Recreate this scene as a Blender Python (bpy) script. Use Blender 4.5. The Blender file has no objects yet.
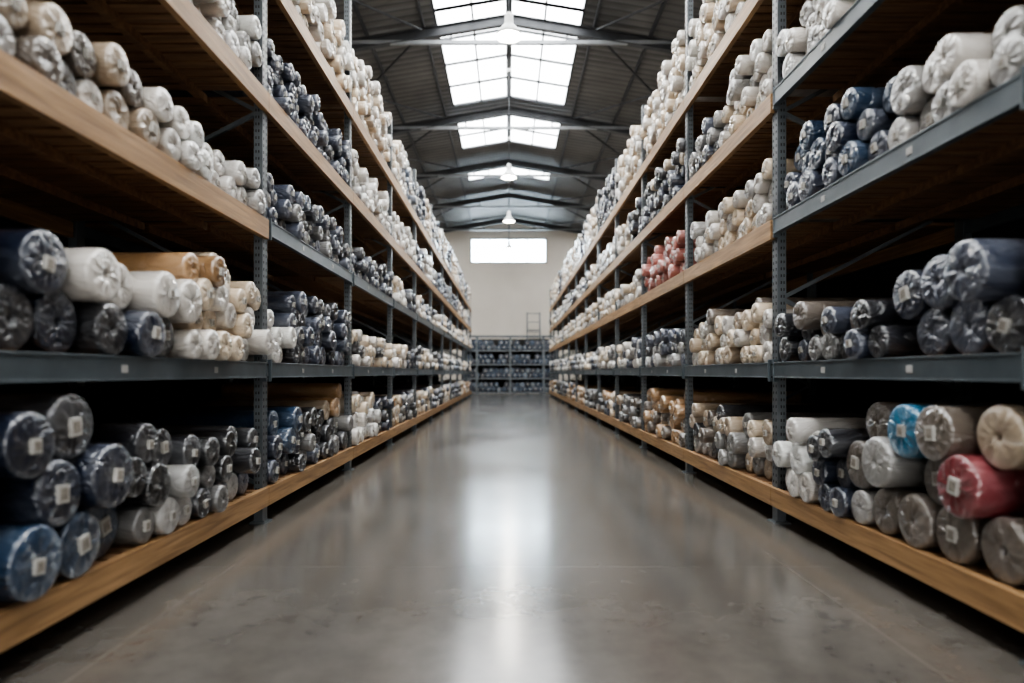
import bpy, math, random
import numpy as np
from mathutils import Vector, Matrix
random.seed(7); rng=random.Random(11); nrs=np.random.RandomState(5)
S=bpy.context.scene
S.view_settings.view_transform='AgX'
try: S.view_settings.look='AgX - Medium High Contrast'
except Exception: pass
S.view_settings.exposure=0.12

CAMH=1.2; FPX=646.0
XF={-1:1.964, 1:2.141}; BAY={-1:2.82, 1:2.60}; NB={-1:11, 1:12}
Y1=5.2
LV=[0.28,1.28,2.43,3.45,4.50]
DEP=1.55
RIDGE=11.2; SLOPE=0.165; HALF=12.0; YB=42.0; YF=-10.0

# ---------------------------------------------------------------- materials
def newmat(n):
    m=bpy.data.materials.new(n); m.use_nodes=True
    nt=m.node_tree; b=nt.nodes['Principled BSDF']
    return m,nt,b
def N(nt,t,**k):
    n=nt.nodes.new(t)
    for a,v in k.items():
        if a.startswith('i_'): n.inputs[a[2:].replace('_',' ')].default_value=v
        else: setattr(n,a,v)
    return n
def ramp(nt,fac,stops):
    r=nt.nodes.new('ShaderNodeValToRGB'); e=r.color_ramp.elements
    while len(e)<len(stops): e.new(0.5)
    for i,(p,c) in enumerate(stops):
        e[i].position=p; e[i].color=(c[0],c[1],c[2],1)
    nt.links.new(fac,r.inputs[0]); return r
def mathn(nt,op,a,bv=None,c=None):
    n=N(nt,'ShaderNodeMath'); n.operation=op
    for i,v in enumerate((a,bv,c)):
        if v is None: continue
        if isinstance(v,(int,float)): n.inputs[i].default_value=v
        else: nt.links.new(v,n.inputs[i])
    return n.outputs[0]
def bump(nt,b,h,strength,dist):
    bm=nt.nodes.new('ShaderNodeBump'); bm.inputs['Strength'].default_value=strength; bm.inputs['Distance'].default_value=dist
    nt.links.new(h,bm.inputs['Height']); nt.links.new(bm.outputs[0],b.inputs['Normal']); return bm
def noisy(n,c1,c2,scale=(1,1,1),ns=5,rough=0.5,metal=0.0,bs=0.2,bd=0.01,detail=5,dist=0.0):
    m,nt,b=newmat(n)
    tc=N(nt,'ShaderNodeTexCoord'); mp=N(nt,'ShaderNodeMapping'); mp.inputs['Scale'].default_value=scale
    nt.links.new(tc.outputs['Object'],mp.inputs[0])
    no=N(nt,'ShaderNodeTexNoise'); no.inputs['Scale'].default_value=ns; no.inputs['Detail'].default_value=detail; no.inputs['Distortion'].default_value=dist
    nt.links.new(mp.outputs[0],no.inputs[0])
    r=ramp(nt,no.outputs[0],[(0.3,c1),(0.7,c2)])
    nt.links.new(r.outputs[0],b.inputs['Base Color'])
    b.inputs['Roughness'].default_value=rough; b.inputs['Metallic'].default_value=metal
    bump(nt,b,no.outputs[0],bs,bd)
    return m
M_beamwood=noisy('beam_wood',(0.20,0.108,0.044),(0.41,0.245,0.115),(14,0.8,14),2.5,0.5,0,0.3,0.01,6,0.6)
M_plank=noisy('plank_wood',(0.12,0.060,0.027),(0.26,0.140,0.066),(0.8,9,9),2.5,0.65,0,0.3,0.01,6,0.6)
M_steel=noisy('rack_steel',(0.085,0.095,0.105),(0.13,0.145,0.155),(1,1,1),6,0.42,0.3,0.08,0.003)
M_beamsteel=noisy('beam_steel',(0.07,0.088,0.10),(0.11,0.13,0.145),(1,1,1),5,0.38,0.3,0.08,0.003)
M_slot=noisy('slot_dark',(0.006,0.006,0.007),(0.012,0.012,0.012),(1,1,1),4,0.8)
M_tag=noisy('tag_paper',(0.35,0.35,0.34),(0.45,0.44,0.43),(1,1,1),4,0.6)
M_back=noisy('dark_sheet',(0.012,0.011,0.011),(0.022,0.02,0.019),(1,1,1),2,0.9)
M_endsteel=noisy('end_rack_steel',(0.13,0.145,0.16),(0.18,0.195,0.21),(1,1,1),5,0.5,0.2)
M_roofsteel=noisy('roof_steel',(0.035,0.036,0.040),(0.058,0.060,0.064),(1,1,1),3,0.5,0.2)
M_tie=noisy('tie_steel',(0.22,0.23,0.24),(0.30,0.31,0.32),(1,1,1),3,0.45,0.2)
M_white=noisy('white_enamel',(0.6,0.6,0.58),(0.72,0.72,0.7),(1,1,1),3,0.35)
M_frame=noisy('window_frame_paint',(0.3,0.31,0.32),(0.4,0.41,0.42),(1,1,1),3,0.5)

# roof
m,nt,b=newmat('roof_sheet'); M_roof=m
tc=N(nt,'ShaderNodeTexCoord'); 
wv=N(nt,'ShaderNodeTexWave'); wv.bands_direction='Y'; wv.inputs['Scale'].default_value=1.0
no=N(nt,'ShaderNodeTexNoise'); no.inputs['Scale'].default_value=0.7; no.inputs['Detail'].default_value=6
nt.links.new(tc.outputs['Object'],wv.inputs[0]); nt.links.new(tc.outputs['Object'],no.inputs[0])
r=ramp(nt,no.outputs[0],[(0.3,(0.085,0.081,0.077)),(0.7,(0.165,0.158,0.150))])
wr=ramp(nt,wv.outputs['Fac'],[(0.0,(0.6,0.6,0.6)),(0.35,(1,1,1))])
mx=N(nt,'ShaderNodeMix'); mx.data_type='RGBA'; mx.blend_type='MULTIPLY'; mx.inputs[0].default_value=1.0
nt.links.new(r.outputs[0],mx.inputs[6]); nt.links.new(wr.outputs[0],mx.inputs[7])
nt.links.new(mx.outputs[2],b.inputs['Base Color']); b.inputs['Roughness'].default_value=0.6
bump(nt,b,wv.outputs['Fac'],0.5,0.04)

def wallmat(n,c1,c2):
    m,nt,b=newmat(n)
    tc=N(nt,'ShaderNodeTexCoord')
    no=N(nt,'ShaderNodeTexNoise'); no.inputs['Scale'].default_value=0.5; no.inputs['Detail'].default_value=5
    br=N(nt,'ShaderNodeTexWave'); br.inputs['Scale'].default_value=0.28; br.bands_direction='X'
    nt.links.new(tc.outputs['Object'],br.inputs[0])
    nt.links.new(tc.outputs['Object'],no.inputs[0])
    r=ramp(nt,no.outputs[0],[(0.25,c1),(0.75,c2)])
    nt.links.new(r.outputs[0],b.inputs['Base Color']); b.inputs['Roughness'].default_value=0.7
    bump(nt,b,br.outputs['Fac'],0.2,0.03)
    return m
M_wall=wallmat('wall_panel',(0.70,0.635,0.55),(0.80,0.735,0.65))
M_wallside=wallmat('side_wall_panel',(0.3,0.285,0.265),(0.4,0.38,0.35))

# floor concrete
m,nt,b=newmat('polished_concrete'); M_floor=m
tc=N(nt,'ShaderNodeTexCoord')
n1=N(nt,'ShaderNodeTexNoise'); n1.inputs['Scale'].default_value=0.7; n1.inputs['Detail'].default_value=6; n1.inputs['Roughness'].default_value=0.55; n1.inputs['Distortion'].default_value=0.3
n2=N(nt,'ShaderNodeTexNoise'); n2.inputs['Scale'].default_value=6.0; n2.inputs['Detail'].default_value=8; n2.inputs['Roughness'].default_value=0.65
for q in (n1,n2): nt.links.new(tc.outputs['Object'],q.inputs[0])
r1=ramp(nt,n1.outputs[0],[(0.2,(0.070,0.063,0.055)),(0.8,(0.140,0.128,0.114))])
r2=ramp(nt,n2.outputs[0],[(0.3,(0.82,0.82,0.82)),(0.7,(1.09,1.085,1.08))])
mx=N(nt,'ShaderNodeMix'); mx.data_type='RGBA'; mx.blend_type='MULTIPLY'; mx.inputs[0].default_value=1.0
nt.links.new(r1.outputs[0],mx.inputs[6]); nt.links.new(r2.outputs[0],mx.inputs[7])
sep=N(nt,'ShaderNodeSeparateXYZ'); nt.links.new(tc.outputs['Object'],sep.inputs[0])
jx=mathn(nt,'LESS_THAN',mathn(nt,'ABSOLUTE',mathn(nt,'SUBTRACT',mathn(nt,'ABSOLUTE',sep.outputs[0]),1.72)),0.005)
jy=mathn(nt,'LESS_THAN',mathn(nt,'PINGPONG',mathn(nt,'ADD',sep.outputs[1],3.2),3.6),0.003)
jj=mathn(nt,'MAXIMUM',jx,jy)
mj=N(nt,'ShaderNodeMix'); mj.data_type='RGBA'
nt.links.new(mathn(nt,'MULTIPLY',jj,0.3),mj.inputs[0]); nt.links.new(mx.outputs[2],mj.inputs[6]); mj.inputs[7].default_value=(0.22,0.20,0.18,1)
nt.links.new(mj.outputs[2],b.inputs['Base Color'])
rr=N(nt,'ShaderNodeMapRange'); rr.inputs[1].default_value=0.2; rr.inputs[2].default_value=0.8; rr.inputs[3].default_value=0.13; rr.inputs[4].default_value=0.23
nt.links.new(n1.outputs[0],rr.inputs[0])
rr2=mathn(nt,'ADD',rr.outputs[0],mathn(nt,'MULTIPLY',mathn(nt,'SUBTRACT',n2.outputs[0],0.5),0.06))
nt.links.new(rr2,b.inputs['Roughness'])
b.inputs['Specular IOR Level'].default_value=0.9

# wrapped fabric roll
m,nt,b=newmat('wrapped_fabric'); M_roll=m
ac=N(nt,'ShaderNodeAttribute'); ac.attribute_name='col'
al=N(nt,'ShaderNodeAttribute'); al.attribute_name='loc'
mp=N(nt,'ShaderNodeMapping'); mp.inputs['Scale'].default_value=(0.45,1,1); nt.links.new(al.outputs['Vector'],mp.inputs[0])
nA=N(nt,'ShaderNodeTexNoise'); nA.inputs['Scale'].default_value=7; nA.inputs['Detail'].default_value=2; nA.inputs['Distortion'].default_value=1.3
nC=N(nt,'ShaderNodeTexNoise'); nC.inputs['Scale'].default_value=17; nC.inputs['Detail'].default_value=1.5; nC.inputs['Distortion'].default_value=1.2
nB=N(nt,'ShaderNodeTexNoise'); nB.inputs['Scale'].default_value=7; nB.inputs['Detail'].default_value=6; nB.inputs['Distortion'].default_value=1.0
for q in (nA,nB,nC): nt.links.new(mp.outputs[0],q.inputs[0])
ridA=mathn(nt,'POWER',mathn(nt,'SUBTRACT',1.0,mathn(nt,'MINIMUM',mathn(nt,'MULTIPLY',mathn(nt,'ABSOLUTE',mathn(nt,'SUBTRACT',nA.outputs[0],0.5)),7.0),1.0)),1.5)
ridC=mathn(nt,'SUBTRACT',1.0,mathn(nt,'MINIMUM',mathn(nt,'MULTIPLY',mathn(nt,'ABSOLUTE',mathn(nt,'SUBTRACT',nC.outputs[0],0.5)),6.0),1.0))
hgt=mathn(nt,'ADD',ridA,mathn(nt,'MULTIPLY',ridC,0.3))
hz=N(nt,'ShaderNodeMix'); hz.data_type='RGBA'; hz.blend_type='MIX'
rm=ramp(nt,nB.outputs[0],[(0.45,(0.0,0.0,0.0)),(0.75,(0.13,0.13,0.13))])
nt.links.new(rm.outputs[0],hz.inputs[0]); nt.links.new(ac.outputs['Color'],hz.inputs[6]); hz.inputs[7].default_value=(0.58,0.59,0.60,1)  # whitish sheen of the plastic wrap painted into the roll colour
dk=N(nt,'ShaderNodeMix'); dk.data_type='RGBA'; dk.blend_type='MULTIPLY'; dk.inputs[0].default_value=1
rd=ramp(nt,nB.outputs[0],[(0.3,(0.70,0.70,0.70)),(0.65,(1.04,1.04,1.04))])
nt.links.new(hz.outputs[2],dk.inputs[6]); nt.links.new(rd.outputs[0],dk.inputs[7])
nt.links.new(dk.outputs[2],b.inputs['Base Color'])
b.inputs['Roughness'].default_value=0.36
b.inputs['Coat Weight'].default_value=1.0; b.inputs['Coat Roughness'].default_value=0.07
b.inputs['Coat IOR'].default_value=1.7
bm=N(nt,'ShaderNodeBump'); bm.inputs['Strength'].default_value=0.35; bm.inputs['Distance'].default_value=0.008
nt.links.new(hgt,bm.inputs['Height']); nt.links.new(bm.outputs[0],b.inputs['Normal'])
bc=N(nt,'ShaderNodeBump'); bc.inputs['Strength'].default_value=0.8; bc.inputs['Distance'].default_value=0.012
nt.links.new(hgt,bc.inputs['Height']); nt.links.new(bc.outputs[0],b.inputs['Coat Normal'])
M_label=noisy('paper_label',(0.42,0.41,0.38),(0.52,0.50,0.47),(1,1,1),8,0.5)
M_print=noisy('label_print',(0.16,0.14,0.12),(0.32,0.29,0.25),(1,1,1),40,0.5)

def emis(n,c,s):
    m,nt,b=newmat(n)
    tc=N(nt,'ShaderNodeTexCoord'); no=N(nt,'ShaderNodeTexNoise'); no.inputs['Scale'].default_value=0.8
    nt.links.new(tc.outputs['Object'],no.inputs[0])
    r=ramp(nt,no.outputs[0],[(0.3,tuple(x*0.85 for x in c)),(0.7,c)])
    nt.links.new(r.outputs[0],b.inputs['Emission Color']); b.inputs['Emission Strength'].default_value=s
    b.inputs['Base Color'].default_value=(0.6,0.65,0.68,1)
    return m
M_sky=emis('skylight_polycarbonate',(0.95,0.98,1.0),12.5)
M_win=emis('window_daylight',(0.72,0.88,1.0),28)
M_doorfill=emis('door_fill_glow',(1.0,0.98,0.95),5.0)  # glow for the unseen door, added as fill light
M_bulb=emis('lamp_diffuser',(1,0.95,0.85),40)

# ---------------------------------------------------------------- mesh helpers
class MB:
    def __init__(s): s.v=[]; s.f=[]; s.m=[]; s.mats=[]
    def mi(s,mat):
        if mat not in s.mats: s.mats.append(mat)
        return s.mats.index(mat)
    def box(s,a,b,mat):
        x0,x1=sorted((a[0],b[0])); y0,y1=sorted((a[1],b[1])); z0,z1=sorted((a[2],b[2]))
        o=len(s.v)
        s.v+=[(x0,y0,z0),(x1,y0,z0),(x1,y1,z0),(x0,y1,z0),(x0,y0,z1),(x1,y0,z1),(x1,y1,z1),(x0,y1,z1)]
        i=s.mi(mat)
        for q in ((0,3,2,1),(4,5,6,7),(0,1,5,4),(1,2,6,5),(2,3,7,6),(3,0,4,7)):
            s.f.append(tuple(o+k for k in q)); s.m.append(i)
    def bar(s,p,q,w,h,mat,up=(0,0,1)):
        p=Vector(p);q=Vector(q); d=(q-p).normalized(); u=Vector(up)
        if abs(d.dot(u))>0.99: u=Vector((1,0,0))
        r=d.cross(u).normalized(); u=r.cross(d).normalized()
        o=len(s.v)
        for c in (p,q):
            for a,bb in ((-1,-1),(1,-1),(1,1),(-1,1)):
                s.v.append(tuple(c+r*a*w/2+u*bb*h/2))
        i=s.mi(mat)
        for k in ((3,2,1,0),(4,5,6,7),(0,1,5,4),(1,2,6,5),(2,3,7,6),(3,0,4,7)):
            s.f.append(tuple(o+j for j in k)); s.m.append(i)
    def lathe(s,prof,mat,c=(0,0,0),seg=24):
        o=len(s.v); i=s.mi(mat)
        for r,z in prof:
            for k in range(seg):
                t=2*math.pi*k/seg; s.v.append((c[0]+r*math.cos(t),c[1]+r*math.sin(t),c[2]+z))
        for j in range(len(prof)-1):
            for k in range(seg):
                k2=(k+1)%seg
                s.f.append((o+j*seg+k,o+j*seg+k2,o+(j+1)*seg+k2,o+(j+1)*seg+k)); s.m.append(i)
    def obj(s,name,parent=None,bevel=0,smooth=False):
        me=bpy.data.meshes.new(name); me.from_pydata(s.v,[],s.f)
        for mt in s.mats: me.materials.append(mt)
        me.polygons.foreach_set('material_index',s.m)
        if smooth: me.polygons.foreach_set('use_smooth',[True]*len(s.f))
        me.update()
        ob=bpy.data.objects.new(name,me); S.collection.objects.link(ob)
        if parent: ob.parent=parent
        if bevel:
            md=ob.modifiers.new('bev','BEVEL'); md.width=bevel; md.segments=2; md.limit_method='ANGLE'
        return ob
def empty(name,loc=(0,0,0)):
    e=bpy.data.objects.new(name,None); e.location=loc; e.empty_display_size=0.3; S.collection.objects.link(e); return e

# ---------------------------------------------------------------- roll templates
def template(seg,lod,seed):
    r=np.random.RandomState(seed)
    if lod==0:
        prof=[(0.06,0.02),(0.045,0.09),(0.010,0.13),(0.001,0.19),(-0.002,0.34),(-0.001,0.52),(0.0,0.70),(0.002,0.85),(0.006,0.94),(0.015,0.985),(0.030,1.0)]
        body=[0.07,0.13,0.20,0.30,0.40,0.52,0.66,0.82,1.0,1.2,1.36]
    elif lod==1:
        prof=[(0.045,0.02),(0.002,0.15),(-0.002,0.4),(0.001,0.75),(0.008,0.94),(0.032,1.0)]
        body=[0.20,0.5,0.9,1.36]
    else:
        prof=[(0.03,0.02),(0.0,0.16),(0.0,0.75),(0.010,0.95),(0.04,1.0)]
        body=[0.7,1.36]
    L=1.42
    rings=prof+[(a,1.0) for a in body]+[(L,0.9),(L+0.005,0.02)]
    th=np.arange(seg)*2*np.pi/seg
    V=[]
    ph=r.rand(8)*6.28
    k1=r.randint(7,11); k2=r.randint(13,19)
    crease=(np.sin(k1*th+ph[0])+0.8*np.sin(k2*th+ph[1])+0.6*r.randn(seg))
    for (a,rr) in rings:
        sh=1+0.016*np.sin(2*th+ph[2]+a)+0.006*np.sin(3*th+ph[3]+2*a)
        if lod<2:
            sh=sh+0.005*np.sin(5*th+ph[4]+5*a)+(0.0035*r.randn(seg) if a>0.02 else 0)+0.004*math.sin(a*9+ph[5])
        aa=np.full(seg,a)
        face=math.exp(-((rr-0.5)/0.30)**2) if a<0.03 and rr<0.9 and rr>0.12 else 0
        if lod<2: aa=aa+crease*0.0040*face*(1 if lod==0 else 0.7)
        edge=math.exp(-((a-0.03)/0.05)**2)*(rr>0.8)
        if lod<2: sh=sh+crease*0.003*edge
        V.append(np.stack([aa,rr*sh*np.cos(th),rr*sh*np.sin(th)],1))
    V=np.concatenate(V)
    F=[]
    for j in range(len(rings)-1):
        for k in range(seg):
            k2_=(k+1)%seg
            F.append((j*seg+k,(j+1)*seg+k,(j+1)*seg+k2_,j*seg+k2_))
    return V,np.array(F)
TP={0:[template(40,0,s) for s in range(8)],1:[template(22,1,50+s) for s in range(6)],2:[template(12,2,90+s) for s in range(4)]}

COL=dict(white=(0.78,0.75,0.71),offw=(0.64,0.60,0.55),cream=(0.70,0.57,0.42),beige=(0.44,0.345,0.25),grey=(0.19,0.185,0.18),lgrey=(0.40,0.39,0.375),
 taupe=(0.14,0.115,0.094),kraft=(0.40,0.235,0.11),char=(0.020,0.021,0.027),navy=(0.014,0.021,0.045),slate=(0.050,0.060,0.092),
 blue=(0.016,0.042,0.088),teal=(0.022,0.20,0.36),red=(0.20,0.020,0.028),rust=(0.42,0.14,0.11),black=(0.009,0.009,0.011),sblue=(0.10,0.13,0.18))

def pack(y0,y1,segs,r):
    C=[]
    Y=np.zeros(0);Z=np.zeros(0);R=np.zeros(0)
    for sg in segs:
        ya,yb,rmin,rmax,h=sg[:5]
        fails=0
        while fails<3 and len(C)<170:
            rad=r.uniform(rmin,rmax); hh=h*r.uniform(0.86,1.05) if fails==0 else h
            cand=[(y0+rad,rad)] if ya<=y0+rad<=yb else []
            if not C or all(c[0]<ya-0.0 for c in C): cand.append((max(ya,y0)+rad*1.0,rad))
            for i,c in enumerate(C):
                if c[0]<ya-0.5 or c[0]>yb+0.5: continue
                t=(rad+c[2])**2-(c[1]-rad)**2
                if t>0:
                    t=math.sqrt(t); cand.append((c[0]+t,rad)); cand.append((c[0]-t,rad))
                for w in (y0+rad,y1-rad):
                    t=(rad+c[2])**2-(w-c[0])**2
                    if t>0: cand.append((w,c[1]+math.sqrt(t)))
                for d in C[i+1:]:
                    dy=d[0]-c[0]; dz=d[1]-c[1]; D=math.hypot(dy,dz)
                    a=rad+c[2]; bb=rad+d[2]
                    if D>=a+bb or D<1e-6: continue
                    x=(a*a-bb*bb+D*D)/(2*D); hq=a*a-x*x
                    if hq<0: continue
                    hq=math.sqrt(hq); ey,ez=dy/D,dz/D
                    sgn=-1 if ey<0 else 1
                    cand.append((c[0]+ey*x-ez*hq*sgn, c[1]+ez*x+ey*hq*sgn))
            cand=[c for c in cand if ya<=c[0]<=yb and c[0]-rad>=y0-1e-6 and c[0]+rad<=y1+1e-6 and c[1]+rad<=hh]
            cand.sort(key=lambda c:c[1]+r.uniform(0,0.03))
            ok=None
            for c in cand:
                if c[1]<rad-1e-6: continue
                if len(C) and np.any(np.hypot(Y-c[0],Z-c[1])<R+rad-0.002): continue
                ok=c;break
            if ok is None: fails+=1; continue
            C.append((ok[0],ok[1],rad,sg)); Y=np.append(Y,ok[0]);Z=np.append(Z,ok[1]);R=np.append(R,rad)
    return C

def pile(name,circles,place,lod,labels,rs,flip,jit=(-0.06,0.06),scaleL=1.0):
    VV=[];FF=[];CC=[];LL=[];MI=[];off=0
    for (cy,cz,rad,col) in circles:
        V,F=TP[lod][rs.randint(0,len(TP[lod])-1)]
        rot=rs.uniform(0,6.28); c,s=math.cos(rot),math.sin(rot)
        u=rs.uniform(*jit)
        yaw=rs.uniform(-0.025,0.025)
        a=V[:,0]*scaleL; ly=(V[:,1]*c-V[:,2]*s)*rad; lz=(V[:,1]*s+V[:,2]*c)*rad
        k=1+rs.uniform(-0.015,0.015)
        P=place(a+u, cy+ly*k*0.985+yaw*(a-0.7)*0.5, cz+lz/k*0.985)
        VV.append(P); FF.append(F+off); off+=len(P)
        v=rs.uniform(0.8,1.18)
        cc=np.array([min(0.82,x*v) for x in col]+[1.0])
        CC.append(np.tile(cc,(len(P),1)))
        o3=np.array([rs.uniform(0,50),rs.uniform(0,50),rs.uniform(0,50)])
        LL.append(np.stack([a,ly,lz],1)+o3); MI.append(np.zeros(len(F),int))
        if labels and rs.random()<labels:
            ls=rs.uniform(0.75,1.0); lo=rs.uniform(-0.08,0.08)*rad
            for (hs,aa,mi) in ((0.235*ls,-0.015,1),(0.15*ls,-0.0175,2)):
                w=hs*rad; hg=hs*rad*1.15; t=rs.uniform(-0.25,0.25) if mi==1 else t
                q=np.array([(-w,-hg),(w,-hg),(w,hg),(-w,hg)])
                qy=q[:,0]*math.cos(t)-q[:,1]*math.sin(t)+lo; qz=q[:,0]*math.sin(t)+q[:,1]*math.cos(t)+lo
                P=np.concatenate([place(np.full(4,aa+u),cy+qy,cz+qz),place(np.full(4,aa+u+(0.018 if mi==1 else 0.002)),cy+qy,cz+qz)])
                VV.append(P)
                F=np.array([(0,1,2,3),(0,4,5,1),(1,5,6,2),(2,6,7,3),(3,7,4,0),(7,6,5,4)])+off; FF.append(F); off+=8
                CC.append(np.ones((8,4))); LL.append(np.zeros((8,3))); MI.append(np.full(6,mi))
    if not VV: return None
    V=np.concatenate(VV);F=np.concatenate(FF);C=np.concatenate(CC);L=np.concatenate(LL);MI=np.concatenate(MI)
    if flip: F=F[:,::-1]
    me=bpy.data.meshes.new(name)
    me.vertices.add(len(V)); me.vertices.foreach_set('co',V.astype(np.float32).ravel())
    me.loops.add(F.size); me.loops.foreach_set('vertex_index',F.astype(np.int32).ravel())
    me.polygons.add(len(F)); me.polygons.foreach_set('loop_start',(np.arange(len(F))*4).astype(np.int32))
    try: me.polygons.foreach_set('loop_total',np.full(len(F),4,dtype=np.int32))
    except Exception: pass
    for mt in (M_roll,M_label,M_print): me.materials.append(mt)
    me.polygons.foreach_set('material_index',MI.astype(np.int32))
    me.polygons.foreach_set('use_smooth',(MI==0))
    me.update(calc_edges=True); me.validate()
    at=me.attributes.new('col','FLOAT_COLOR','POINT'); at.data.foreach_set('color',C.astype(np.float32).ravel())
    at=me.attributes.new('loc','FLOAT_VECTOR','POINT'); at.data.foreach_set('vector',L.astype(np.float32).ravel())
    ob=bpy.data.objects.new(name,me); S.collection.objects.link(ob); return ob

# ---------------------------------------------------------------- pile spec
SPEC={}
def sp(s,b,l,*segs): SPEC[(s,b,l)]=segs
sp(-1,0,0,(2.4,3.3,.138,.16,.85,['navy','blue','char'],['navy','char','navy'],.5),(3.3,4.0,.10,.12,.68,['grey','char','lgrey','grey'],['char','black','char'],.3),(4.0,5.2,.085,.105,.58,['char','grey','slate','lgrey'],['char','black','char'],.25))
sp(-1,0,1,(2.4,2.98,.135,.15,.62,['navy','char'],['navy'],.5),(2.98,3.85,.125,.14,.60,['navy','black','char'],['white','lgrey','offw'],.27),(3.85,5.2,.085,.105,.74,['cream','cream','offw','cream'],['cream','kraft','beige'],.52))
sp(-1,0,2,(2.4,3.6,.09,.11,.50,['offw','beige','lgrey','taupe','grey'],['offw','beige','lgrey'],.3),(3.6,5.2,.08,.10,.46,['white','offw','white','lgrey'],['white','offw'],.3))
sp(-1,0,3,(2.4,5.2,.08,.095,.55,['lgrey','white','offw'],['white','lgrey'],.3))
sp(-1,0,4,(2.4,5.2,.09,.11,.8,['cream','white'],['cream'],.5))
sp(-1,1,0,(5.2,6.0,.10,.125,.66,['blue','navy','blue'],['blue','navy'],.4),(6.0,7.2,.08,.10,.62,['char','slate','char','grey'],['char','black'],.3),(7.2,8.1,.10,.12,.78,['char','grey'],['kraft','kraft','beige'],.4))
sp(-1,1,1,(5.2,5.85,.08,.10,.46,['white','offw'],['white'],.3),(5.85,8.1,.085,.105,.72,['char','navy','slate'],['navy','char','slate'],.3))
sp(-1,1,2,(5.2,8.1,.07,.09,.48,['slate','char','grey','slate'],['slate','sblue','char'],.3))
sp(-1,1,3,(5.2,8.1,.07,.085,.60,['slate','navy','char','slate'],['slate','navy'],.3))
sp(-1,1,4,(5.2,8.1,.08,.10,.95,['cream','offw','white'],['white','cream','offw'],.4))
sp(-1,2,0,(8,9.8,.09,.11,.70,['white','offw','lgrey'],['white','cream'],.4),(9.8,11,.08,.1,.55,['navy','char'],['navy'],.4))
sp(-1,2,1,(8,11,.075,.09,.50,['cream','offw','char'],['cream','offw'],.3))
sp(-1,2,2,(8,11,.07,.09,.50,['slate','char','navy'],['char','slate'],.3))
sp(-1,2,3,(8,11,.08,.095,.66,['white','offw','lgrey'],['white','offw'],.3))
sp(-1,2,4,(8,11,.08,.10,1.0,['cream','beige','offw'],['cream','offw'],.4))
sp(1,0,0,(2.6,3.5,.132,.155,.80,['taupe','grey','taupe'],['taupe','beige'],.5),(3.5,3.95,.105,.15,.82,['grey','lgrey','taupe'],['taupe','grey'],.52),(3.95,4.45,.09,.11,.64,['navy','char','slate'],['char','navy'],.3),(4.45,5.2,.09,.11,.66,['white','white','offw'],['white'],.3))
sp(1,0,1,(2.6,3.6,.125,.145,.66,['slate','char','slate'],['slate','char','navy'],.3),(3.6,5.2,.085,.105,.48,['slate','grey','char','slate'],['char','slate','taupe'],.25))
sp(1,0,2,(2.6,3.7,.10,.125,.60,['lgrey','offw','lgrey'],['offw','white','lgrey'],.3),(3.7,5.2,.095,.115,.60,['blue','slate','navy'],['blue','navy'],.3))
sp(1,0,3,(2.6,5.2,.085,.10,.58,['lgrey','offw','white'],['lgrey','white'],.3))
sp(1,0,4,(2.6,5.2,.09,.11,.8,['white','offw'],['cream'],.5))
sp(1,1,0,(5.2,6.1,.09,.11,.66,['white','offw','beige','grey'],['beige','cream','grey'],.3),(6.1,7.8,.08,.10,.60,['char','grey','taupe','lgrey'],['char','beige','taupe'],.3))
sp(1,1,1,(5.2,7.8,.08,.10,.60,['cream','offw','beige','cream'],['cream','cream','taupe'],.42))
sp(1,1,2,(5.2,7.8,.08,.10,.58,['offw','cream','lgrey'],['offw','cream','beige','lgrey'],.3))
sp(1,1,3,(5.2,6.6,.08,.10,.74,['lgrey','offw','cream'],['offw','white','lgrey'],.4),(6.6,7.8,.08,.09,.55,['grey','slate','char'],['slate','char','lgrey'],.3))
sp(1,1,4,(5.2,7.8,.085,.10,.95,['white','offw','cream'],['white','cream'],.4))
sp(1,2,0,(7.8,10.4,.09,.105,.70,['kraft','kraft','beige','taupe'],['kraft'],.4))
sp(1,2,1,(7.8,10.4,.08,.10,.56,['slate','char','lgrey','grey'],['slate','navy'],.3))
sp(1,2,2,(7.8,10.4,.08,.10,.66,['rust','rust','rust'],['rust','rust'],.3))
sp(1,2,3,(7.8,10.4,.075,.095,.70,['navy','char','slate'],['char','cream','char'],.45))
sp(1,2,4,(7.8,10.4,.08,.10,1.0,['cream','offw','beige'],['cream','offw'],.4))
TARGET={(1,0,0):[(3.05,.38,'red'),(3.60,.66,'teal'),(3.32,.60,'taupe'),(2.82,.62,'beige'),(2.82,.14,'taupe')],
        (-1,0,1):[(4.2,.70,'kraft'),(4.0,.62,'kraft'),(4.05,.45,'cream')],
        (-1,0,0):[(2.65,.14,'blue'),(2.75,.42,'navy')]}
FAR={-1:[['navy,char,slate','kraft,beige,cream','char,grey,navy','offw,cream,navy','kraft,cream'],['char,slate,white','navy,char','cream,offw,char','cream,offw'],['cream,offw,slate','char,navy,slate','slate,sblue,lgrey','cream,white'],['sblue,slate,lgrey','offw,white','navy,slate','cream,offw'],['slate,sblue,navy','cream,offw,beige','lgrey,sblue','cream,offw']],
      1:[['kraft,beige','taupe,grey,char','cream,kraft','kraft,cream,slate'],['lgrey,slate,offw','offw,white,grey','slate,char','cream,offw'],['offw,cream','cream,beige,lgrey','cream,offw'],['offw,white,lgrey','cream,offw','slate,char','slate,lgrey,offw'],['cream,offw,white','cream,offw','slate,char,navy','white,cream']]}
FH=[.62,.52,.56,.66,1.0]
cache={}
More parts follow.
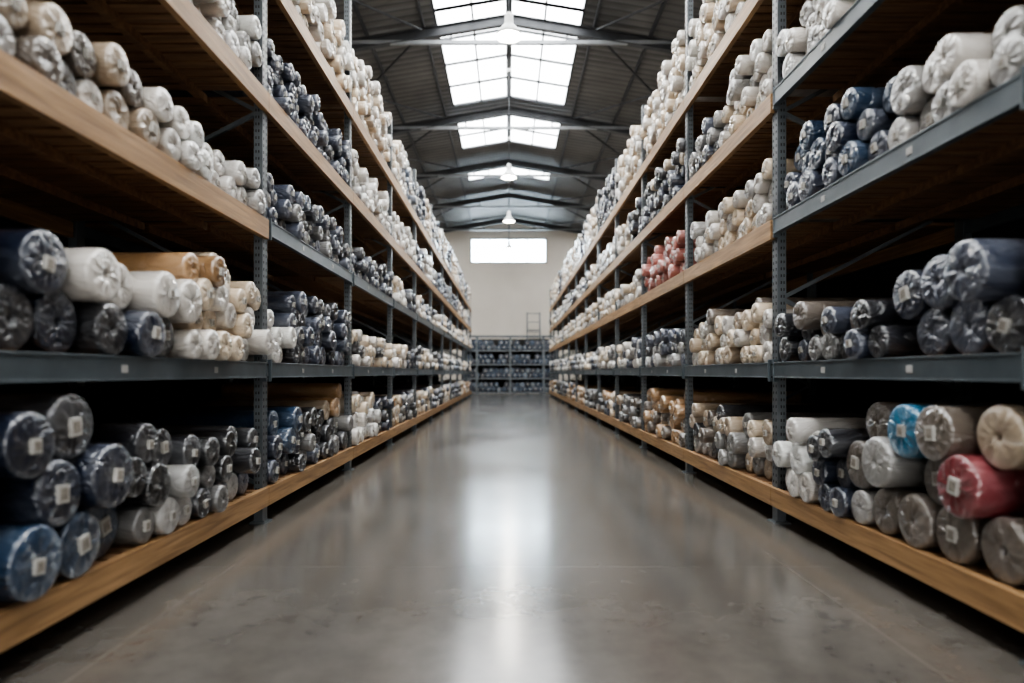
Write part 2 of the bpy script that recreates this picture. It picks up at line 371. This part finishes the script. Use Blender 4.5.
for s in (-1,1):
    bw=BAY[s]
    for bi in range(-1,NB[s]):
        ys=Y1+bw*(bi-1); ye=ys+bw
        for l in range(5):
            y0=ys+0.07; y1=ye-0.07
            key=(s,bi,l); rp=random.Random((s+2)*1000+(bi+1)*10+l)
            lod=0 if bi<=1 else (1 if bi<=3 else 2)
            if key in SPEC:
                circ=pack(y0,y1,SPEC[key],rp)
                out=[]
                for (cy,cz,rad,sg) in circ:
                    pal=sg[6] if cz>sg[7] else sg[5]
                    out.append([cy,cz+LV[l],rad,COL[rp.choice(pal)]])
                used=set()
                for (ty,tz,cn) in TARGET.get(key,[]):
                    j=min((i for i in range(len(out)) if i not in used),key=lambda i:(out[i][0]-ty)**2+(out[i][1]-LV[l]-tz)**2)
                    out[j][3]=COL[cn]; used.add(j)
            else:
                opts=FAR[s][l]
                var=rp.randint(0,2); ck=(s,l,var)
                if ck not in cache:
                    cache[ck]=pack(0,bw-0.14,[(0,bw,.08,.10,FH[l]*rp.uniform(0.85,1.08))],rp)
                cut=rp.uniform(0.25,0.75)*bw
                pa=rp.choice(opts).split(','); pb=rp.choice(opts).split(',')
                out=[]
                for (cy,cz,rad,sg) in cache[ck]:
                    if bi<0 : lod=1
                    out.append((y0+cy,cz+LV[l],rad,COL[rp.choice(pa if cy<cut else pb)]))
            xf=XF[s]
            def place(a,lat,z,s=s,xf=xf): return np.stack([s*(xf+0.015+a),lat,z],1)
            pile('fabric_roll_pile',out,place,lod,0.5 if bi<=2 else (0.3 if bi<5 else 0),rp,s<0,(-0.13,0.04) if (bi<=0 and l<2) else (-0.08,0.07))

# ---------------------------------------------------------------- racks
WOODBEAM={-1:lambda b,l: l in(0,3,4) or (l==2 and b==0), 1:lambda b,l: l in (0,4) or (l in(2,3) and b>=1)}
for s in (-1,1):
    root=empty('storage_rack',(0,0,0))
    xf=XF[s]; bw=BAY[s]
    posts=MB(); beams=MB(); planks=MB(); back=MB()
    X=lambda u: s*(xf+u)
    for k in range(-2,NB[s]):
        y=Y1+bw*k
        H=6.0 if k<=1 else 5.5
        for u0 in (0.0,DEP-0.07):
            posts.box((X(u0),y-0.05,0.008),(X(u0+0.012),y+0.05,H),M_steel)
            posts.box((X(u0+0.012),y-0.05,0.008),(X(u0+0.07),y-0.038,H),M_steel)
            posts.box((X(u0+0.012),y+0.038,0.008),(X(u0+0.07),y+0.05,H),M_steel)
            posts.box((X(u0-0.03),y-0.075,0),(X(u0+0.10),y+0.075,0.010),M_steel)
            posts.box((X(u0-0.018),y-0.065,0.010),(X(u0-0.006),y-0.055,0.028),M_steel)
        if k<=3:
            z=0.15
            while z<H-0.05:
                for dy in (-0.026,0.026):
                    posts.box((X(-0.0015),y+dy-0.0065,z),(X(0.001),y+dy+0.0065,z+0.022),M_slot)
                for uu in (0.03,0.052):
                    posts.box((X(uu-0.005),y-0.0515,z),(X(uu+0.005),y-0.049,z+0.022),M_slot)
                z+=0.055
        z=0.3; side=0
        while z+0.75<H:
            p=(X(0.05),y,z) if side==0 else (X(DEP-0.05),y,z)
            q=(X(DEP-0.05),y,z+0.75) if side==0 else (X(0.05),y,z+0.75)
            posts.bar(p,q,0.03,0.03,M_steel,up=(0,1,0)); z+=0.75; side^=1
    for bi in range(-1,NB[s]):
        ys=Y1+bw*(bi-1); ye=ys+bw
        for l in range(5):
            z=LV[l]
            if WOODBEAM[s](bi,l):
                th=0.145 if l==0 else 0.155
                beams.box((X(-0.035),ys-0.0,z-th),(X(0.012),ye-0.006,z+0.002),M_beamwood)
                beams.box((X(DEP-0.05),ys+0.06,z-th),(X(DEP),ye-0.06,z-0.03),M_beamwood)
            else:
                for u0 in (-0.03,DEP-0.04):
                    beams.box((X(u0),ys+0.052,z-0.12),(X(u0+0.04),ye-0.052,z+0.006),M_beamsteel)
                    beams.box((X(u0-0.006),ys+0.052,z-0.12),(X(u0),ye-0.052,z-0.108),M_beamsteel)
                    beams.box((X(u0-0.006),ys+0.052,z-0.006),(X(u0),ye-0.052,z+0.006),M_beamsteel)
                for (ya,yb) in ((ys+0.045,ys+0.06),(ye-0.06,ye-0.045)):
                    beams.box((X(-0.036),ya,z-0.15),(X(0.012),yb,z+0.03),M_beamsteel)
                for yy in (ys+0.012, ye-0.05):
                    beams.box((X(-0.010),yy,z-0.15),(X(-0.001),yy+0.038,z+0.03),M_beamsteel)
                    for zz in (z-0.12,z-0.02):
                        beams.box((X(-0.016),yy+0.012,zz),(X(-0.009),yy+0.026,zz+0.014),M_slot)
                if bi<6:
                    for t in (0.3,0.66):
                        yy=ys+bw*t
                        beams.box((X(-0.034),yy,z-0.08),(X(-0.029),yy+0.05,z-0.04),M_tag)
            y=ys+0.06; 
            while y+0.10<ye-0.05:
                w=rng.uniform(0.085,0.105)
                planks.box((X(0.014),y,z-0.026-rng.uniform(0,0.003)),(X(DEP-0.02),y+w,z-0.001),M_plank)
                y+=w+rng.uniform(0.018,0.035)
            for u0 in (0.45,0.95):
                planks.box((X(u0),ys+0.03,z-0.09),(X(u0+0.05),ye-0.03,z-0.03),M_plank)
    ya=Y1-2*bw; yb=Y1+bw*(NB[s]-1)
    back.box((X(DEP+0.10),ya,0.0),(X(DEP+0.12),yb,5.4),M_back)  # added dark sheet, stands in for the shade behind the rack
    posts.obj('upright_frames',root,0); beams.obj('shelf_beams',root,0.003); planks.obj('deck_planks',root); back.obj('shade_sheet',root)

# ---------------------------------------------------------------- end rack
er=empty('bin_shelving'); mb=MB()
ex0,ex1,ey=-2.6,2.75,37.0
lv=[0.12,0.92,1.72,2.52]
for x in (ex0,-1.85,0.08,2.0,ex1):
    for yy in (ey-0.06,ey+1.04):
        mb.box((x-0.05,yy,0),(x+0.05,yy+0.06,3.35),M_endsteel)
for z in lv:
    mb.box((ex0,ey-0.04,z-0.085),(ex1,ey+0.02,z),M_endsteel); mb.box((ex0,ey+0.02,z-0.04),(ex1,ey+1.1,z),M_back)
mb.box((ex0,ey-0.04,3.27),(ex1,ey+0.02,3.35),M_endsteel)
mb.box((ex0,ey+1.1,0.05),(ex1,ey+1.12,3.2),M_back)
mb.obj('shelving_frame',er)
out=[]
for z in lv:
    c=pack(ex0+0.06,ex1-0.06,[(ex0,ex1,.145,.155,.60)],rng)
    out+=[(y,zz+z,r_,COL[rng.choice(['navy','blue','slate','blue','sblue'])]) for (y,zz,r_,_) in c]
ob=pile('fabric_roll_stack',out,lambda a,lat,z: np.stack([lat,ey+0.02+a,z],1),1,0.8,rng,True,(-0.02,0.05),0.7)
ob.parent=er

# rolling ladder behind the end rack
lad=MB(); lx=1.55; ly=39.7
for dx in (-0.4,0.4):
    lad.bar((lx+dx,ly-0.9,0.12),(lx+dx,ly+0.9,3.9),0.05,0.05,M_steel)
    lad.bar((lx+dx,ly+0.9,0.12),(lx+dx,ly+0.9,5.0),0.05,0.05,M_steel)
    lad.bar((lx+dx,ly+1.6,0.12),(lx+dx,ly+1.6,5.0),0.05,0.05,M_steel)
    lad.bar((lx+dx,ly+0.9,5.0),(lx+dx,ly+1.6,5.0),0.05,0.05,M_steel)
    lad.bar((lx+dx,ly+0.9,4.45),(lx+dx,ly+1.6,4.45),0.04,0.04,M_steel)
    lad.bar((lx+dx,ly-0.9,0.15),(lx+dx,ly+1.6,0.15),0.05,0.05,M_steel)
    lad.bar((lx+dx,ly-0.7,1.3),(lx+dx,ly+0.9,4.8),0.04,0.04,M_steel)
    for yy in (ly-0.85,ly+1.55):
        lad.lathe([(0.001,-0.06),(0.05,-0.06),(0.05,0.06),(0.001,0.06)],M_slot,(lx+dx,yy,0.06),12)
for i in range(14):
    t=(i+0.5)/14; y=ly-0.9+1.8*t; z=0.12+3.78*t
    lad.box((lx-0.4,y-0.1,z-0.015),(lx+0.4,y+0.1,z+0.015),M_steel)
lad.box((lx-0.42,ly+0.85,3.88),(lx+0.42,ly+1.65,3.92),M_steel)
for z in (4.45,5.0): lad.bar((lx-0.4,ly+1.6,z),(lx+0.4,ly+1.6,z),0.04,0.04,M_steel)
lad.obj('rolling_warehouse_ladder')

# ---------------------------------------------------------------- shell
fl=MB(); fl.box((-HALF,YF,-0.1),(HALF,YB,0),M_floor); fl.obj('floor')
EAVE=RIDGE-SLOPE*HALF
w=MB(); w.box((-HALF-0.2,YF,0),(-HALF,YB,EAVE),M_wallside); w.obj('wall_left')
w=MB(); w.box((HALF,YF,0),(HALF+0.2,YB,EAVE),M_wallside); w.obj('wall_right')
def gable(name,y,wx0,wx1,wz0,wz1,mat,t=0.2):
    g=MB()
    top=lambda x: RIDGE-SLOPE*abs(x)
    def poly(xs,zb,tops):
        o=len(g.v); i=g.mi(mat); n=len(xs)
        for yy in (y,y+t):
            for x,zt in zip(xs,zb): g.v.append((x,yy,zt))
            for x,zt in reversed(list(zip(xs,tops))): g.v.append((x,yy,zt))
        m=2*n
        g.f.append(tuple(o+k for k in range(m))); g.m.append(i)
        g.f.append(tuple(o+m+k for k in reversed(range(m)))); g.m.append(i)
        for k in range(m):
            g.f.append((o+k,o+m+k,o+m+(k+1)%m,o+(k+1)%m)); g.m.append(i)
    if wx0 is None:
        poly([-HALF,0,HALF],[0,0,0],[top(HALF),RIDGE,top(HALF)])
    else:
        poly([-HALF,wx0],[0,0],[top(HALF),top(wx0)])
        poly([wx1,HALF],[0,0],[top(wx1),top(HALF)])
        poly([wx0,wx1],[0,0],[wz0,wz0])
        poly([wx0,0,wx1],[wz1,wz1,wz1],[top(wx0),RIDGE,top(wx1)])
    g.obj(name)
gable('wall_back',YB,-2.5,2.45,8.35,9.95,M_wall)
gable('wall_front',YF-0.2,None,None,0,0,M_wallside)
wn=MB(); wn.box((-2.5,YB+0.10,8.35),(2.45,YB+0.13,9.95),M_win)
for x in (-2.5,-1.28,-0.06,1.16,2.37): wn.box((x,YB+0.0,8.35),(x+0.08,YB+0.10,9.95),M_roofsteel)
for z in (8.35,9.87): wn.box((-2.5,YB+0.0,z),(2.45,YB+0.10,z+0.08),M_roofsteel)
wn.obj('window_1')
dr=MB(); dr.box((-5,YF+0.02,0.0),(5,YF+0.05,6.0),M_doorfill)  # unseen glowing door behind the camera, added to light the aisle
for i in range(13): dr.box((-5,YF+0.05,i*0.48),(5,YF+0.09,i*0.48+0.05),M_frame)
for x in (-5,-1.5,1.45,4.9): dr.box((x,YF+0.05,0),(x+0.1,YF+0.11,6.0),M_frame)
dr.obj('fill_door_1')
tr=MB(); tr.box((-HALF,YB-0.03,3.5),(HALF,YB,3.62),M_frame); tr.obj('trim_1')

# roof
SK=[(-8,-3.5),(-2,2.5),(4,9.5),(11,17.2),(17.2,23.3),(24.8,27.8),(31.2,32.4)]
SX=2.0; SO=(5.6,7.6)
rf=MB()
def slab(x0,x1,y0,y1,mat,g,dz=0,t=0.08):
    z=lambda x: RIDGE-SLOPE*abs(x)+dz
    o=len(g.v); i=g.mi(mat)
    g.v+=[(x0,y0,z(x0)),(x1,y0,z(x1)),(x1,y1,z(x1)),(x0,y1,z(x0)),(x0,y0,z(x0)+t),(x1,y0,z(x1)+t),(x1,y1,z(x1)+t),(x0,y1,z(x0)+t)]
    for q in ((0,3,2,1),(4,5,6,7),(0,1,5,4),(1,2,6,5),(2,3,7,6),(3,0,4,7)):
        g.f.append(tuple(o+k for k in q)); g.m.append(i)
SIDE_FILL=[(-6,0),(8,14),(20,26),(32,40)]  # unseen roof strips, added to brighten roll ends and bounce light
for sd in (-1,1):
    for (xa,xb,gaps) in ((0,SX,SK),(SX,SO[0],[]),(SO[0],SO[1],SIDE_FILL),(SO[1],HALF+0.3,[])):
        a,b2=sorted((sd*xa,sd*xb))
        py=YF-0.3
        for (u,v) in gaps:
            if u>py: slab(a,b2,py,u,M_roof,rf)
            py=v
        slab(a,b2,py,YB+0.3,M_roof,rf)
rf.obj('ceiling')
for (u,v) in SK:
    g=MB()
    for sd in (-1,1):
        a,b2=sorted((0,sd*SX)); slab(a,b2,u,v,M_sky,g,0.02,0.02)
    for x in (-SX,-1.0,0,1.0,SX-0.0):
        z=RIDGE-SLOPE*abs(x)-0.01
        g.bar((x,u,z),(x,v,z),0.06 if abs(x)!=0 else 0.18,0.06,M_roofsteel)
    n=max(1,round((v-u)/1.5))
    for k in range(n+1):
        y=u+(v-u)*k/n
        for sd in (-1,1): g.bar((0,y,RIDGE-0.02),(sd*SX,y,RIDGE-SLOPE*SX-0.02),0.06,0.07,M_roofsteel)
    g.obj('skylight')
for (u,v) in SIDE_FILL:  # added glowing side strips, out of view
    for sd in (-1,1):
        g=MB(); a,b2=sorted((sd*SO[0],sd*SO[1])); slab(a,b2,u,v,M_sky,g,0.02,0.02)
        n=4
        for k in range(n+1):
            y=u+(v-u)*k/n; g.bar((sd*SO[0],y,RIDGE-SLOPE*SO[0]-0.01),(sd*SO[1],y,RIDGE-SLOPE*SO[1]-0.01),0.05,0.05,M_roofsteel)
        g.obj('skylight')
for y in (-6.2,-0.2,5.8,11.8,17.8,24.0,29.8,35.4,41.0):
    g=MB()
    for sd in (-1,1):
        for dz,wd,th in ((-0.14,0.16,0.02),(-0.27,0.02,0.26),(-0.40,0.16,0.02)):
            g.bar((0,y,RIDGE+dz),(sd*(HALF-0.1),y,RIDGE+dz-SLOPE*(HALF-0.1)),wd,th,M_roofsteel)
        g.box((sd*(HALF-0.35),y-0.08,0),(sd*(HALF-0.05),y+0.08,EAVE-0.35),M_roofsteel)
        for xx in (1.6,3.4):
            g.bar((sd*xx,y,10.30),(sd*xx,y,RIDGE-0.4-SLOPE*xx),0.05,0.05,M_roofsteel,up=(1,0,0))
    g.bar((-5.1,y,10.30),(5.1,y,10.30),0.10,0.10,M_tie)
    g.bar((0,y,10.30),(0,y,RIDGE-0.15),0.07,0.07,M_roofsteel,up=(1,0,0))
    g.obj('roof_truss')
g=MB()
for sd in (-1,1):
    for xx in (2.35,3.9,5.4,7.8,9.9):
        z=RIDGE-SLOPE*xx-0.07
        g.bar((sd*xx,YF+0.05,z),(sd*xx,YB-0.05,z),0.07,0.12,M_roofsteel)
g.obj('roof_purlins')
g=MB()
ysx=(-6.2,-0.2,5.8,11.8,17.8,24.0,29.8,35.4,41.0)
for i in range(len(ysx)-1):
    for sd in (-1,1):
        a=(sd*2.4,ysx[i]+0.1,RIDGE-SLOPE*2.4-0.2); b2=(sd*7,ysx[i+1]-0.1,RIDGE-SLOPE*7-0.2)
        c=(sd*7,ysx[i]+0.1,RIDGE-SLOPE*7-0.2); d=(sd*2.4,ysx[i+1]-0.1,RIDGE-SLOPE*2.4-0.2)
        g.bar(a,b2,0.045,0.045,M_roofsteel); g.bar(c,d,0.045,0.045,M_roofsteel)
g.obj('roof_cross_bracing')

# pendant lamps
for y in (0.2,6.2,12.2,21.0,27.1,33.2):
    root=empty('pendant_lamp',(0,y,0))
    g=MB(); zb=7.55
    prof=[(0.24,0.0),(0.245,0.02),(0.20,0.10),(0.13,0.19),(0.085,0.24),(0.08,0.40),(0.05,0.44),(0.012,0.47)]
    g.lathe(prof,M_white,(0,0,zb),28)
    g.lathe([(0.012,0.46),(0.012,RIDGE-zb-0.12)],M_roofsteel,(0,0,zb),10)
    g.lathe([(0.001,0.03),(0.10,0.03),(0.22,0.035)],M_bulb,(0,0,zb),28)
    g.lathe([(0.05,0),(0.07,0.03),(0.07,0.10),(0.001,0.12)],M_white,(0,0,RIDGE-0.22),16)
    g.obj('shade_and_stem',root,smooth=True)
    ld=bpy.data.lights.new('lamp_light','POINT'); ld.energy=150; ld.color=(1,0.92,0.80); ld.shadow_soft_size=0.12
    lo=bpy.data.objects.new('lamp_light',ld); S.collection.objects.link(lo); lo.parent=root; lo.location=(0,0,zb-0.14)

# world
w=bpy.data.worlds.new('World'); S.world=w; w.use_nodes=True
nt=w.node_tree; bg=nt.nodes['Background']
sk=nt.nodes.new('ShaderNodeTexSky')
nt.links.new(sk.outputs[0],bg.inputs[0]); bg.inputs[1].default_value=0.3

# camera
cd=bpy.data.cameras.new('camera'); cam=bpy.data.objects.new('camera',cd); S.collection.objects.link(cam)
cam.location=(0,0,CAMH); cam.rotation_euler=(math.radians(90),0,0)
cd.sensor_width=36; cd.lens=36*FPX/1024; cd.shift_x=0.003; cd.shift_y=31.5/1024
cd.clip_end=200; cd.clip_start=0.05
cd.dof.use_dof=True; cd.dof.focus_distance=6.4; cd.dof.aperture_fstop=0.75
S.camera=cam
